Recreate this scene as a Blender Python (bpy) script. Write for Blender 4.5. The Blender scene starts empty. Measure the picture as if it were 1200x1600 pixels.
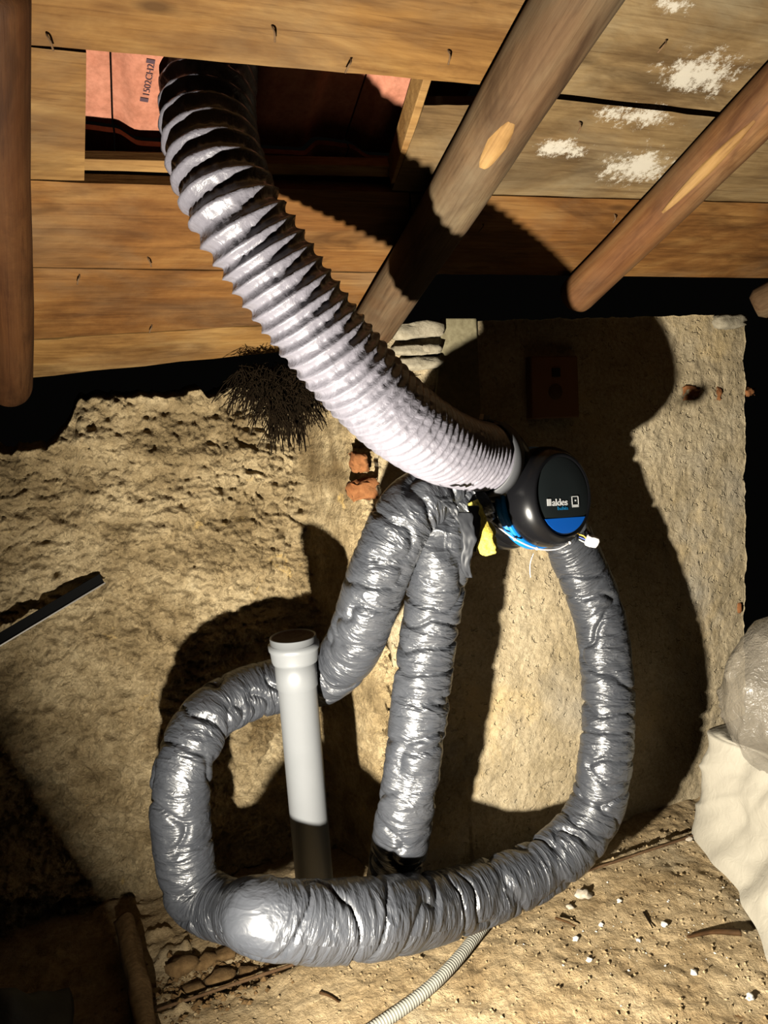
import bpy, bmesh, math, random
from mathutils import Vector, Matrix, noise
random.seed(7)
# ------------------------------------------------------------------ camera, world, lamp, exposure
S = bpy.context.scene
COL = S.collection
CAMH = 1.55
FPX = 26/36*1600
def nrm(v): return Vector(v).normalized()
_u = nrm((-.4875*.141, 1, .141))                     # world up seen in camera axes (x right, y up, z back)
_b = Vector((1, .123, -.385)); _b = (_b - _u*_b.dot(_u)).normalized()   # along the boards and the wall
_h = _u.cross(_b)
ROT = Matrix((_b, _h, _u))                           # camera axes -> world axes (X along wall, Y to wall, Z up)
cd = bpy.data.cameras.new('camera'); cam = bpy.data.objects.new('camera', cd); COL.objects.link(cam)
cd.sensor_fit = 'VERTICAL'; cd.sensor_height = 36; cd.sensor_width = 27; cd.lens = 26; cd.clip_start = .02
cam.matrix_world = Matrix.Translation((0, 0, CAMH)) @ ROT.to_4x4()
S.camera = cam
w = bpy.data.worlds.new('night'); S.world = w; w.use_nodes = True
bg = w.node_tree.nodes['Background']; bg.inputs[0].default_value = (1, .93, .82, 1); bg.inputs[1].default_value = .0012
ld = bpy.data.lights.new('work_light', 'AREA'); ld.shape = 'DISK'; ld.size = .05; ld.energy = 340; ld.color = (1, .93, .80)
lo = bpy.data.objects.new('work_light', ld); COL.objects.link(lo)
LPOS = Vector((-.10, .86, .58)); LAX = nrm((.93, .15, .34))
lo.location = LPOS; lo.rotation_euler = (-LAX).to_track_quat('Z', 'Y').to_euler()
S.view_settings.view_transform = 'Standard'; S.view_settings.look = 'None'
S.view_settings.gamma = 1; S.view_settings.exposure = 0; S.view_settings.use_curve_mapping = False

# ------------------------------------------------------------------ measuring helpers
def ray(px, py): return ROT @ (Vector((px-600, 800-py, -FPX))/FPX)
O = Vector((0, 0, CAMH))
def atY(px, py, Y): r = ray(px, py); return O + r*(Y/r.y)
def atz(px, py, z): return O + ray(px, py)*z
def fl(px, py, z=0.0): r = ray(px, py); return O + r*((z-CAMH)/r.z)
RT, RC = .47, 2.84                                   # roof: z = RC - RT*y
def rf(px, py, off=0.0):                             # point on the plane 'off' below the boards' underside
    r = ray(px, py); c = RC - off*math.sqrt(1+RT*RT)
    return O + r*((c-CAMH)/(r.z+RT*r.y))
RN = Vector((0, RT, 1)).normalized()                 # roof normal, up

# ------------------------------------------------------------------ object helpers
def link(name, me, parent=None):
    o = bpy.data.objects.new(name, me); COL.objects.link(o)
    if parent: o.parent = parent
    return o
def tag(o, label=None, cat=None, group=None, kind=None):
    if label: o['label'] = label
    if cat: o['category'] = cat
    if group: o['group'] = group
    if kind: o['kind'] = kind
    return o
def mesh(name, vs, fs, mat=None, parent=None, smooth=True, loc=None):
    me = bpy.data.meshes.new(name)
    if loc is None: loc = Vector((0, 0, 0))
    me.from_pydata([tuple(Vector(v)-loc) for v in vs], [], fs); me.validate()
    if smooth: me.polygons.foreach_set('use_smooth', [True]*len(me.polygons))
    if mat: me.materials.append(mat)
    me.update()
    o = link(name, me, parent); o.location = loc
    return o
def empty(name, loc, parent=None):
    o = bpy.data.objects.new(name, None); o.empty_display_size = .05
    COL.objects.link(o); o.location = loc; o.parent = parent
    return o
def adopt(child, parent):
    child.parent = parent
    child.location = Vector(child.location) - Vector(parent.location)
    return child
def catmull(pts, step):
    pts = [Vector(p) for p in pts]
    e = [pts[0]*2-pts[1]] + pts + [pts[-1]*2-pts[-2]]
    out = []
    for i in range(1, len(e)-2):
        p0, p1, p2, p3 = e[i-1:i+3]
        for k in range(24):
            t = k/24
            out.append(.5*((2*p1)+(p2-p0)*t+(2*p0-5*p1+4*p2-p3)*t*t+(3*p1-p0-3*p2+p3)*t**3))
    out.append(pts[-1])
    d = [0]
    for a, b in zip(out, out[1:]): d.append(d[-1]+(b-a).length)
    n = max(2, int(d[-1]/step)); res = []; j = 0
    for i in range(n+1):
        s = d[-1]*i/n
        while j < len(d)-2 and d[j+1] < s: j += 1
        t = (s-d[j])/max(1e-9, d[j+1]-d[j]); res.append(out[j].lerp(out[j+1], min(1, t)))
    return res, d[-1]
def tube(pts, step, nseg, rad, caps=True, ref=Vector((0, 0, 1))):
    P, L = catmull(pts, step) if step else ([Vector(p) for p in pts], 1)
    n = len(P); T = []
    for i in range(n):
        T.append((P[min(n-1, i+1)]-P[max(0, i-1)]).normalized())
    a = T[0].cross(ref)
    if a.length < .05: a = T[0].cross(Vector((1, 0, 0)))
    a.normalize(); vs = []; fs = []
    for i in range(n):
        a = (a - T[i]*a.dot(T[i])).normalized(); b = T[i].cross(a)
        s = L*i/(n-1)
        for k in range(nseg):
            th = 2*math.pi*k/nseg
            r = rad(s, th, s/L) if callable(rad) else rad
            vs.append(P[i] + (a*math.cos(th)+b*math.sin(th))*r)
    for i in range(n-1):
        for k in range(nseg):
            k2 = (k+1) % nseg
            fs.append((i*nseg+k, i*nseg+k2, (i+1)*nseg+k2, (i+1)*nseg+k))
    if caps:
        fs.append(tuple(range(nseg))[::-1]); fs.append(tuple((n-1)*nseg+k for k in range(nseg)))
    return vs, fs
def lathe(profile, origin, axis, nseg=64, updir=Vector((0, 0, 1))):
    axis = Vector(axis).normalized(); a = axis.cross(updir)
    if a.length < .05: a = axis.cross(Vector((1, 0, 0)))
    a.normalize(); b = axis.cross(a); vs = []; fs = []
    for (t, r) in profile:
        for k in range(nseg):
            th = 2*math.pi*k/nseg
            vs.append(Vector(origin)+axis*t+(a*math.cos(th)+b*math.sin(th))*r)
    for i in range(len(profile)-1):
        for k in range(nseg):
            k2 = (k+1) % nseg
            fs.append((i*nseg+k, i*nseg+k2, (i+1)*nseg+k2, (i+1)*nseg+k))
    return vs, fs
def prism(poly, vec):                                # polygon (list of points) thickened along vec
    n = len(poly); vs = [Vector(p) for p in poly]+[Vector(p)+vec for p in poly]
    fs = [tuple(range(n)), tuple(range(2*n-1, n-1, -1))]
    for i in range(n):
        j = (i+1) % n; fs.append((i, i+n, j+n, j))
    return vs, fs
def box(c, sx, sy, sz, ax=None, ay=None):
    ax = Vector(ax or (1, 0, 0)); ay = Vector(ay or (0, 1, 0)); az = ax.cross(ay)
    c = Vector(c)
    p = [c+ax*sx*i/2+ay*sy*j/2-az*sz/2 for i, j in ((-1, -1), (1, -1), (1, 1), (-1, 1))]
    return prism(p, az*sz)
def bevel(o, w_=.002, seg=2):
    m = o.modifiers.new('bevel', 'BEVEL'); m.width = w_; m.segments = seg; m.limit_method = 'ANGLE'
    return o
def fb(x, y, z, o=4, h=.8): return noise.fractal(Vector((x, y, z)), h, 2.0, o)

# ------------------------------------------------------------------ materials
def mk(name, rough=.8, spec=.5):
    m = bpy.data.materials.new(name); m.use_nodes = True; nt = m.node_tree
    b = nt.nodes['Principled BSDF']; b.inputs['Roughness'].default_value = rough
    b.inputs['Specular IOR Level'].default_value = spec
    return m, nt, b
def nd(nt, t, **k):
    n = nt.nodes.new(t)
    for a, v in k.items(): setattr(n, a, v)
    return n
def ramp(nt, src, stops):
    r = nd(nt, 'ShaderNodeValToRGB'); e = r.color_ramp.elements
    while len(e) < len(stops): e.new(.5)
    for el, (p, c) in zip(e, stops):
        el.position = p; el.color = (*c, 1) if len(c) == 3 else c
    nt.links.new(src, r.inputs[0]); return r.outputs[0]
def nz(nt, coord, scale, detail=6, rough=.55, dist=0, sc=None):
    if sc:
        mp = nd(nt, 'ShaderNodeMapping'); mp.inputs['Scale'].default_value = sc
        nt.links.new(coord, mp.inputs[0]); coord = mp.outputs[0]
    n = nd(nt, 'ShaderNodeTexNoise'); n.inputs['Scale'].default_value = scale
    n.inputs['Detail'].default_value = detail; n.inputs['Roughness'].default_value = rough
    n.inputs['Distortion'].default_value = dist
    nt.links.new(coord, n.inputs['Vector']); return n.outputs[0]
def bump(nt, b, h, strength=.5, dist=.01, prev=None):
    n = nd(nt, 'ShaderNodeBump'); n.inputs['Strength'].default_value = strength; n.inputs['Distance'].default_value = dist
    nt.links.new(h, n.inputs['Height'])
    if prev: nt.links.new(prev, n.inputs['Normal'])
    nt.links.new(n.outputs[0], b.inputs['Normal']); return n.outputs[0]
def mix(nt, f, a, b, mode='MIX'):
    n = nd(nt, 'ShaderNodeMix', data_type='RGBA', blend_type=mode)
    for s, v in ((0, f), (6, a), (7, b)):
        if isinstance(v, (int, float)): n.inputs[s].default_value = v
        elif isinstance(v, tuple): n.inputs[s].default_value = (*v, 1)
        else: nt.links.new(v, n.inputs[s])
    return n.outputs[2]
def obco(nt, rnd=True):
    tc = nd(nt, 'ShaderNodeTexCoord')
    if not rnd: return tc.outputs['Object']
    oi = nd(nt, 'ShaderNodeObjectInfo'); m = nd(nt, 'ShaderNodeMath', operation='MULTIPLY'); m.inputs[1].default_value = 9
    nt.links.new(oi.outputs['Random'], m.inputs[0])
    v = nd(nt, 'ShaderNodeVectorMath', operation='ADD'); nt.links.new(tc.outputs['Object'], v.inputs[0]); nt.links.new(m.outputs[0], v.inputs[1])
    return v.outputs[0]
def wood(name, dark, mid, light, grey=.3, rough=.75, along=1.2, spots=None, bumps=.35, knots=True):
    m, nt, b = mk(name, rough, .12); co = obco(nt)
    g1 = nz(nt, co, 3, 8, .58, 1.6, (along*.45, 2.4, 2.4)); c = ramp(nt, g1, [(.25, dark), (.5, mid), (.78, light)])
    g2 = nz(nt, co, 14, 8, .7, .3, (along*.25, 5, 5))
    c = mix(nt, .75, c, ramp(nt, g2, [(.3, (.62, .58, .54)), (.62, (1, 1, 1))]), 'MULTIPLY')
    st = nz(nt, co, 2.6, 5, .6, .4, (1, 1.6, 1.6))
    c = mix(nt, ramp(nt, st, [(.46, (0, 0, 0)), (.72, (grey, grey, grey))]), c, (.26, .22, .14))
    st2 = nz(nt, co, 5, 4, .6, .8, (.6, 2, 2))
    c = mix(nt, ramp(nt, st2, [(.52, (0, 0, 0)), (.70, (.75, .75, .75))]), c, tuple(x*.6 for x in dark))
    g3 = nz(nt, co, 30, 6, .7, 1.2, (along*.10, 2.5, 2.5))
    c = mix(nt, .8, c, ramp(nt, g3, [(.30, (.45, .38, .32)), (.45, (.9, .88, .86)), (.6, (1, 1, 1))]), 'MULTIPLY')
    st3 = nz(nt, co, 1.7, 6, .7, 1.0, (.8, 1.5, 1.5))
    c = mix(nt, ramp(nt, st3, [(.42, (0, 0, 0)), (.62, (.7, .7, .7))]), c, mix(nt, 1.0, c, (.52, .44, .38), 'MULTIPLY'))
    if knots:
        vo = nd(nt, 'ShaderNodeTexVoronoi'); vo.inputs['Scale'].default_value = 3.1
        mp = nd(nt, 'ShaderNodeMapping'); mp.inputs['Scale'].default_value = (.75, 2.0, 2.0)
        nt.links.new(co, mp.inputs[0]); nt.links.new(mp.outputs[0], vo.inputs['Vector'])
        c = mix(nt, ramp(nt, vo.outputs['Distance'], [(.04, (.85, .85, .85)), (.10, (0, 0, 0))]), c, tuple(x*.45 for x in dark))
    if spots:
        tc = nd(nt, 'ShaderNodeTexCoord'); geo = nd(nt, 'ShaderNodeNewGeometry')
        n0 = nz(nt, geo.outputs['Position'], 24, 8, .85)
        for (p, rx, ry) in spots:
            sub = nd(nt, 'ShaderNodeVectorMath', operation='SUBTRACT'); sub.inputs[1].default_value = p; nt.links.new(geo.outputs['Position'], sub.inputs[0])
            sc = nd(nt, 'ShaderNodeVectorMath', operation='MULTIPLY'); sc.inputs[1].default_value = (1/rx, 1/ry, 1/ry); nt.links.new(sub.outputs[0], sc.inputs[0])
            ln = nd(nt, 'ShaderNodeVectorMath', operation='LENGTH'); nt.links.new(sc.outputs[0], ln.inputs[0])
            ad = nd(nt, 'ShaderNodeMath', operation='MULTIPLY_ADD'); ad.inputs[1].default_value = -.22; nt.links.new(ln.outputs['Value'], ad.inputs[0]); nt.links.new(n0, ad.inputs[2])
            c = mix(nt, ramp(nt, ad.outputs[0], [(.33, (0, 0, 0)), (.42, (.85, .85, .85))]), c, (.62, .57, .47))
    nt.links.new(c, b.inputs['Base Color'])
    bump(nt, b, g2, bumps, .004)
    return m
def earthy(name, stops, sc=6, rough=.95, bs=(.6, .012), fine=60, patch=None, crater=0):
    m, nt, b = mk(name, rough, .15); co = obco(nt, False)
    n1 = nz(nt, co, sc, 8, .68, .3); c = ramp(nt, n1, stops)
    n2 = nz(nt, co, fine, 6, .7)
    c = mix(nt, .6, c, ramp(nt, n2, [(.35, (.5, .47, .42)), (.6, (1, 1, 1))]), 'MULTIPLY')
    if patch:
        for sc_, lo_, hi_, colr in patch:
            n3 = nz(nt, co, sc_, 5, .6, .3)
            c = mix(nt, ramp(nt, n3, [(lo_, (0, 0, 0)), (hi_, (1, 1, 1))]), c, colr)
    nt.links.new(c, b.inputs['Base Color'])
    n = bump(nt, b, n2, bs[0], bs[1]*.4)
    n4 = nz(nt, co, fine*.3, 6, .7, .5); n = bump(nt, b, n4, bs[0], bs[1], n)
    if crater:
        vo = nd(nt, 'ShaderNodeTexNoise'); vo.inputs['Scale'].default_value = crater; vo.inputs['Detail'].default_value = 2; nt.links.new(co, vo.inputs['Vector'])
        pit = ramp(nt, vo.outputs[0], [(.62, (1, 1, 1)), (.68, (0, 0, 0))])
        bump(nt, b, pit, .8, .006, n)
    return m
def plain(name, col, rough=.5, spec=.5, metal=0, bs=None, var=.0):
    m, nt, b = mk(name, rough, spec); b.inputs['Metallic'].default_value = metal
    co = obco(nt, False); n1 = nz(nt, co, 9, 5, .6)
    c = ramp(nt, n1, [(.3, tuple(x*(1-var) for x in col)), (.7, tuple(min(1, x*(1+var)) for x in col))])
    nt.links.new(c, b.inputs['Base Color'])
    if bs: bump(nt, b, nz(nt, co, bs[0], 4, .6), bs[1], bs[2])
    return m
WHITE_SPOTS = [(rf(1090, 118), .12, .062), (rf(1000, 182), .12, .035), (rf(1000, 262), .11, .07), (rf(875, 232), .08, .03), (rf(1050, 10), .05, .02)]
M_pl = [wood('plank_ochre', (.19, .085, .022), (.38, .20, .058), (.55, .34, .12), .35),
        wood('plank_brown', (.14, .058, .014), (.30, .135, .035), (.44, .24, .075), .35),
        wood('plank_grey', (.13, .08, .033), (.27, .18, .08), (.40, .29, .15), .7, spots=WHITE_SPOTS)]
M_log = wood('log_grey', (.16, .085, .04), (.33, .20, .10), (.46, .34, .19), .7, .8, .8, knots=False)
M_logr = wood('log_red', (.17, .06, .02), (.38, .17, .06), (.50, .28, .11), .35, .7, .8, knots=False)
M_beam = wood('rafter_red', (.12, .045, .012), (.24, .09, .025), (.32, .14, .045), .1, .7, .8, knots=False)
M_fresh = wood('fresh_wood', (.5, .26, .08), (.66, .38, .13), (.75, .48, .2), 0, .7, 1, knots=False)
M_darkwood = wood('dark_wood', (.05, .025, .008), (.12, .06, .02), (.2, .11, .04), .2)
M_rubble = earthy('rubble_plaster', [(.28, (.10, .07, .032)), (.45, (.27, .20, .105)), (.62, (.42, .33, .19)), (.8, (.55, .46, .29))], 5, bs=(1.0, .03), fine=70,
                  patch=[(3.2, .56, .72, (.12, .08, .035)), (9, .66, .74, (.48, .33, .12))])
M_plaster = earthy('pillar_plaster', [(.3, (.33, .26, .15)), (.5, (.47, .38, .24)), (.75, (.58, .49, .33))], 4, bs=(.7, .012), fine=80,
                   patch=[(2.2, .56, .68, (.52, .39, .2)), (1.6, .58, .75, (.36, .32, .25))], crater=38)
M_smooth = earthy('smooth_cement', [(.3, (.30, .26, .15)), (.7, (.38, .33, .20))], 4, bs=(.25, .004), fine=60)
M_mortar = earthy('mortar', [(.3, (.5, .43, .3)), (.7, (.68, .6, .44))], 8, bs=(.6, .008), fine=60)
M_brick = earthy('brick_orange', [(.3, (.42, .14, .045)), (.7, (.62, .27, .10))], 12, bs=(.6, .006), fine=70)
M_floor = earthy('floor_dirt', [(.28, (.17, .11, .05)), (.45, (.34, .245, .13)), (.65, (.47, .36, .21)), (.82, (.55, .43, .27))], 5, bs=(.8, .014), fine=75,
                 patch=[(2.2, .55, .72, (.36, .30, .20)), (14, .68, .76, (.15, .08, .03))])
M_tile = earthy('terracotta', [(.3, (.60, .22, .13)), (.7, (.80, .35, .23))], 7, bs=(.15, .003), fine=40)
M_ink = plain('stamp_ink', (.06, .02, .03), .8)

def duct_mat(name, col, rough, coat=0, fine=120, bst=.35):
    m, nt, b = mk(name, rough, .6); co = obco(nt, False)
    n1 = nz(nt, co, 30, 5, .6, .6); c = ramp(nt, n1, [(.3, tuple(x*.82 for x in col)), (.7, col)])
    nt.links.new(c, b.inputs['Base Color']); b.inputs['Coat Weight'].default_value = coat; b.inputs['Coat Roughness'].default_value = .2
    n = bump(nt, b, nz(nt, co, fine, 3, .5, 1.0), bst, .003)
    bump(nt, b, nz(nt, co, fine*.3, 3, .5, 2.5), bst*1.3, .008, n)
    return m
M_grey = duct_mat('lilac_grey_pvc', (.43, .41, .48), .38, .25, 130, .18)
def sleeve_mat():
    m, nt, b = mk('dark_grey_sleeve', .36, .55); b.inputs['Coat Weight'].default_value = .10; b.inputs['Coat Roughness'].default_value = .22
    co = nd(nt, 'ShaderNodeTexCoord').outputs['UV']
    n1 = nz(nt, co, 8, 4, .6, .6, (2, 1, 1)); c = ramp(nt, n1, [(.3, (.12, .13, .155)), (.7, (.155, .165, .19))]); nt.links.new(c, b.inputs['Base Color'])
    prev = None
    for sc_, (a_, b_), st_, di_ in ((1, (19, 4.5), .45, .016), (1, (42, 11), .40, .008), (1, (95, 30), .22, .004)):
        n_ = nz(nt, co, sc_, 3, .5, .7, (a_, b_, 1))
        r_ = ramp(nt, n_, [(.38, (0, 0, 0)), (.5, (1, 1, 1)), (.62, (.1, .1, .1))])
        prev = bump(nt, b, r_, st_, di_*.5, prev)
    return m
M_black = sleeve_mat()
M_tat = plain('tattered_sleeve', (.030, .032, .037), .5, .2)
M_gr2 = plain('clamp_grey', (.17, .175, .19), .55, .2, var=.05)
M_fan = plain('black_shell', (.006, .006, .007), .26, .26)
M_disc = plain('black_disc', (.008, .012, .013), .45)
M_blue = plain('blue_seal', (.005, .19, .62), .35, var=.05)
M_blue2 = plain('blue_print', (.0, .11, .55), .45)
M_blue3 = plain('blue_letters', (.0, .14, .32), .5)
M_white = plain('white_print', (.75, .76, .76), .5)
M_whitep = plain('white_plastic', (.8, .75, .72), .4)
M_steel = plain('zinc_strip', (.42, .40, .36), .4, metal=.6)
M_shade = plain('shade_black', (.006, .006, .006), .9, .05)  # matte black carrying the shade above the metal angle in its colour
M_steelb = plain('dark_steel', (.03, .03, .03), .5, metal=.3)
M_pvc = plain('pvc_grey', (.50, .52, .54), .42, var=.04)
M_pvclid = earthy('dusty_lid', [(.3, (.12, .085, .055)), (.7, (.20, .15, .10))], 20, bs=(.3, .003), fine=90)
M_wool = earthy('yellow_wool', [(.3, (.72, .55, .06)), (.7, (.9, .78, .2))], 30, bs=(.8, .01), fine=120)
M_hose = plain('conduit_grey', (.33, .32, .27), .5, var=.08)
M_stone = earthy('pebble', [(.3, (.5, .42, .32)), (.7, (.72, .64, .52))], 20, bs=(.4, .003), fine=90)
M_stonew = plain('white_crumb', (.85, .8, .7), .8)
M_stoneb = earthy('brown_stone', [(.3, (.16, .09, .035)), (.7, (.34, .21, .09))], 14, bs=(.7, .008), fine=60)
M_rust = earthy('rusty', [(.3, (.09, .045, .02)), (.7, (.2, .12, .06))], 20, bs=(.4, .002), fine=90)
M_straw = plain('dark_straw', (.020, .012, .005), .9, .05, var=.4)
M_card = plain('brown_box', (.36, .15, .05), .8, var=.08)
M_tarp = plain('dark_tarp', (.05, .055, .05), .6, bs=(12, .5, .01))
def bagmat(name, col, trans, rough):
    m, nt, b = mk(name, rough, .4); co = obco(nt, False)
    n1 = nz(nt, co, 5, 5, .6, .6); c = ramp(nt, n1, [(.3, tuple(x*.85 for x in col)), (.7, col)])
    nt.links.new(c, b.inputs['Base Color'])
    n = bump(nt, b, nz(nt, co, 22, 4, .5, 1.5), .3, .01)
    if trans:
        b.inputs['Alpha'].default_value = trans; b.inputs['Coat Weight'].default_value = .6
        bump(nt, b, nz(nt, co, 40, 3, .5, 2.5), .6, .01, n)
    return m
M_sack = bagmat('woven_white', (.80, .73, .58), 0, .6)
M_film = bagmat('clear_film', (.80, .70, .55), .5, .25)

TONE = {'lilac_grey_pvc': .40, 'dark_grey_sleeve': .27, 'pvc_grey': .27, 'rubble_plaster': 1.9, 'pillar_plaster': .95, 'floor_dirt': 1.15, 'woven_white': .5, 'clear_film': .34,
        'plank_ochre': .66, 'plank_brown': .66, 'plank_grey': .74, 'log_grey': .42, 'log_red': .50, 'rafter_red': .34, 'terracotta': .62, 'fresh_wood': .5, 'clamp_grey': .32,
        'mortar': .5, 'smooth_cement': .7, 'brick_orange': .45, 'dark_straw': .5, 'yellow_wool': .75, 'brown_box': .5, 'brown_stone': .7}
for m in bpy.data.materials:
    if not m.node_tree: continue
    nt = m.node_tree; b = nt.nodes['Principled BSDF']; k = TONE.get(m.name, .8)*.42; b.inputs['Specular IOR Level'].default_value *= .6
    src = b.inputs['Base Color'].links[0].from_socket
    nt.links.new(mix(nt, 1.0, src, (k, k, k), 'MULTIPLY'), b.inputs['Base Color'])

# ------------------------------------------------------------------ the setting: floor, walls, roof
def grid(name, f, nu, nv, mat, parent=None, kind=None, close=None):
    vs = [f(i/nu, j/nv) for j in range(nv+1) for i in range(nu+1)]
    fs = [(j*(nu+1)+i, j*(nu+1)+i+1, (j+1)*(nu+1)+i+1, (j+1)*(nu+1)+i) for j in range(nv) for i in range(nu)]
    o = mesh(name, vs, fs, mat, parent)
    if kind: o['kind'] = kind
    return o
def floor_z(x, y):
    z = .010*fb(x*3, y*3, 1, 3) + .006*fb(x*22, y*22, 4, 4, .6)
    if y > 1.9: z -= .03*min(1, (y-1.9)/.03)
    if x < .1 and y > 1.3: z += .03*max(0, fb(x*9, y*9, 7, 4, .6))
    return z - .006
def ffloor(u, v):
    x = -1.3+4.5*u; y = .5+2.2*v; return (x, y, floor_z(x, y))
grid('floor', ffloor, 450, 260, M_floor, kind='structure')
YL, YP = 2.51, 2.10
def wl(u, v):
    x = -.75+1.6*u; top = 1.66+.03*fb(x*7, 0, 3, 3)+.02*fb(x*25, 2, 3, 2)
    if x < -.02: top -= min(.14, (-.02-x)*1.6)
    z = -.06+(top+.06)*v
    d = .050*fb(x*2.2, z*3.5, 1, 3)+.030*fb(x*8, z*13, 5, 5, .65)
    rg = abs(noise.noise(Vector((x*11+z*4, z*19, 8)))); d += .030*(1-min(1, rg*5))*(.4+.6*noise.noise(Vector((x*3, z*3, 1))))
    d -= .02*fb(x*30, z*40, 9, 4, .6)*.6
    e = max(0, min(1, (x-.66)/.12)); d -= .36*e*e*(3-2*e)
    back = max(0, (v-.985)/.015)
    return (x, YL-.02+d+back*.12, z)
grid('wall_left', wl, 370, 360, M_rubble, kind='structure')
PXL, PXR = .80, 2.285
def pillar():
    nu, nv = 260, 280; vs = []; fs = []
    top0 = 1.80
    def topz(x):
        t = 1.80+.006*fb(x*14, 0, 5, 3)
        if x < 1.06: t = 1.775+.012*fb(x*20, 1, 5, 3)
        if x > 2.23: t -= (x-2.23)*.5
        return t
    for j in range(nv+1):
        for i in range(nu+1):
            u = i/nu; v = j/nv
            x = PXL+(PXR-PXL)*u; z = -.05+(topz(x)+.05)*v
            if u == 0: x += .012*fb(z*9, 1, 2, 4)
            if u == 1: x += .010*fb(z*12, 5, 2, 4)
            y = YP+.006*fb(x*2, z*2, 3, 3)-.004*fb(x*16, z*16, 6, 4, .6)
            if x < 1.05: y += .012*fb(x*9, z*12, 7, 4)
            vs.append((x, y, z))
    for j in range(nv):
        for i in range(nu):
            a = j*(nu+1)+i; fs.append((a, a+1, a+nu+2, a+nu+1))
    def strip(idx):
        base = len(vs)
        for k in idx: vs.append((vs[k][0], 2.52, vs[k][2]))
        for q in range(len(idx)-1): fs.append((idx[q], base+q, base+q+1, idx[q+1]))
    strip([j*(nu+1) for j in range(nv+1)]); strip([j*(nu+1)+nu for j in range(nv+1)][::-1]); strip([nv*(nu+1)+i for i in range(nu+1)])
    o = mesh('wall_right', vs, fs, M_plaster); o['kind'] = 'structure'; return o
WR = pillar()
def lump(name, c, rx, ry, rz, mat, parent=None, seed=0, amp=.25, sub=2, fr=2.2):
    bm = bmesh.new(); bmesh.ops.create_icosphere(bm, subdivisions=sub, radius=1)
    for v in bm.verts:
        n = v.co.normalized(); k = 1+amp*fb(n.x*fr+seed*7.3, n.y*fr, n.z*fr, 3)
        v.co = Vector((n.x*rx, n.y*ry, n.z*rz))*k
    me = bpy.data.meshes.new(name); bm.to_mesh(me); bm.free(); me.materials.append(mat)
    me.polygons.foreach_set('use_smooth', [True]*len(me.polygons))
    o = link(name, me, parent); o.location = Vector(c); return o
def rough_block(name, c, sx, sy, sz, mat, parent, seed, amp=.12):
    bm = bmesh.new(); bmesh.ops.create_cube(bm, size=1); bmesh.ops.subdivide_edges(bm, edges=bm.edges[:], cuts=4, use_grid_fill=True)
    for v in bm.verts:
        p = v.co.copy(); k = 1-.16*(max(0, p.length-.55)/.3)
        v.co = Vector((p.x*sx, p.y*sy, p.z*sz))*k + Vector([noise.noise(p*3+Vector((seed*3.1+i*9, 0, 0)))*amp*min(sx, sz) for i in range(3)])
    me = bpy.data.meshes.new(name); bm.to_mesh(me); bm.free(); me.materials.append(mat)
    me.polygons.foreach_set('use_smooth', [True]*len(me.polygons))
    o = link(name, me, parent); o.location = Vector(c); return o
for k, (px, py, wx, wz) in enumerate([(1080, 614, .085, .05), (1122, 616, .03, .055), (567, 722, .05, .055), (575, 765, .10, .06), (1156, 950, .02, .04), (1172, 612, .045, .03)]):
    p = atY(px, py, YP); rough_block('brick', (p.x, YP+(.020 if px > 700 else .035), p.z), wx, .05, wz, M_brick, WR, k, .32)
# broken masonry courses at the top left of the pillar, smooth cement patch beside it
for k, (px, py, wx, wz) in enumerate([(652, 517, .17, .05), (640, 548, .13, .03), (668, 546, .08, .03), (655, 568, .15, .035)]):
    p = atY(px, py, YP); rough_block('stone', (p.x, YP+.0, p.z), wx, .07, wz, M_mortar, WR, 20+k, .2)
pp = [atY(x, y, YP-.012) for x, y in ((691, 497), (745, 497), (752, 640), (742, 700), (705, 668), (678, 640), (687, 560))]
vs, fs = prism(pp, Vector((0, .02, 0))); bevel(mesh('cement_patch', vs, fs, M_smooth, WR, False), .004)
p = atY(1135, 504, YP); rough_block('mortar_cap', (p.x, YP-.008, p.z), .13, .06, .05, M_mortar, WR, 31, .2)

# roof planks: quads on the sloping roof plane, measured corner by corner
CE = tag(empty('ceiling', (0, 0, 0)), kind='structure')
def plank(quad, m, th=.024, gap=.0025, up=0, seed=0, wob=.0025):
    a, b, c, d = [rf(*q)+RN*up for q in quad]       # top-left, top-right, bottom-right, bottom-left
    cx = (a+b+c+d)/4; n = 26; vs = []
    top = [a.lerp(b, i/n) for i in range(n+1)]; bot = [d.lerp(c, i/n) for i in range(n+1)]
    down = Vector((0, 1, -RT)).normalized()
    P = []
    for i in range(n+1):
        t = top[i]+down*(gap+wob*fb(top[i].x*9, seed, 0, 3)); q = bot[i]-down*(gap+wob*fb(bot[i].x*9, seed, 5, 3))
        for k in range(5):
            s = t.lerp(q, k/4); s = s+RN*(.0012*noise.noise(Vector((s.x*5, s.y*9, seed)))+(.0025 if k in (0, 4) else 0)); P.append(s)
    nn = len(P); vs = P+[p_+RN*th for p_ in P]; fs = []
    for i in range(n):
        for k in range(4):
            q = (i*5+k, (i+1)*5+k, (i+1)*5+k+1, i*5+k+1); fs.append(q); fs.append(tuple(x+nn for x in q)[::-1])
        for k in (0, 4):
            fs.append((i*5+k, (i+1)*5+k, (i+1)*5+k+nn, i*5+k+nn))
    for i in (0, n):
        for k in range(4): fs.append((i*5+k, i*5+k+1, i*5+k+1+nn, i*5+k+nn))
    o = mesh('plank', vs, fs, m, CE, False, cx)
    bm = bmesh.new(); bm.from_mesh(o.data); bmesh.ops.recalc_face_normals(bm, faces=bm.faces); bm.to_mesh(o.data); bm.free()
    return o
def ln(x, x0, y0, x1, y1): return (x, y0+(y1-y0)*(x-x0)/(x1-x0))
L1 = lambda x: ln(x, 45, 74, 665, 128)       # lower edge of the top board, left of the log
L1b = lambda x: ln(x, 755, 137, 1110, 176)
L2 = lambda x: ln(x, 45, 283, 755, 305)
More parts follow.
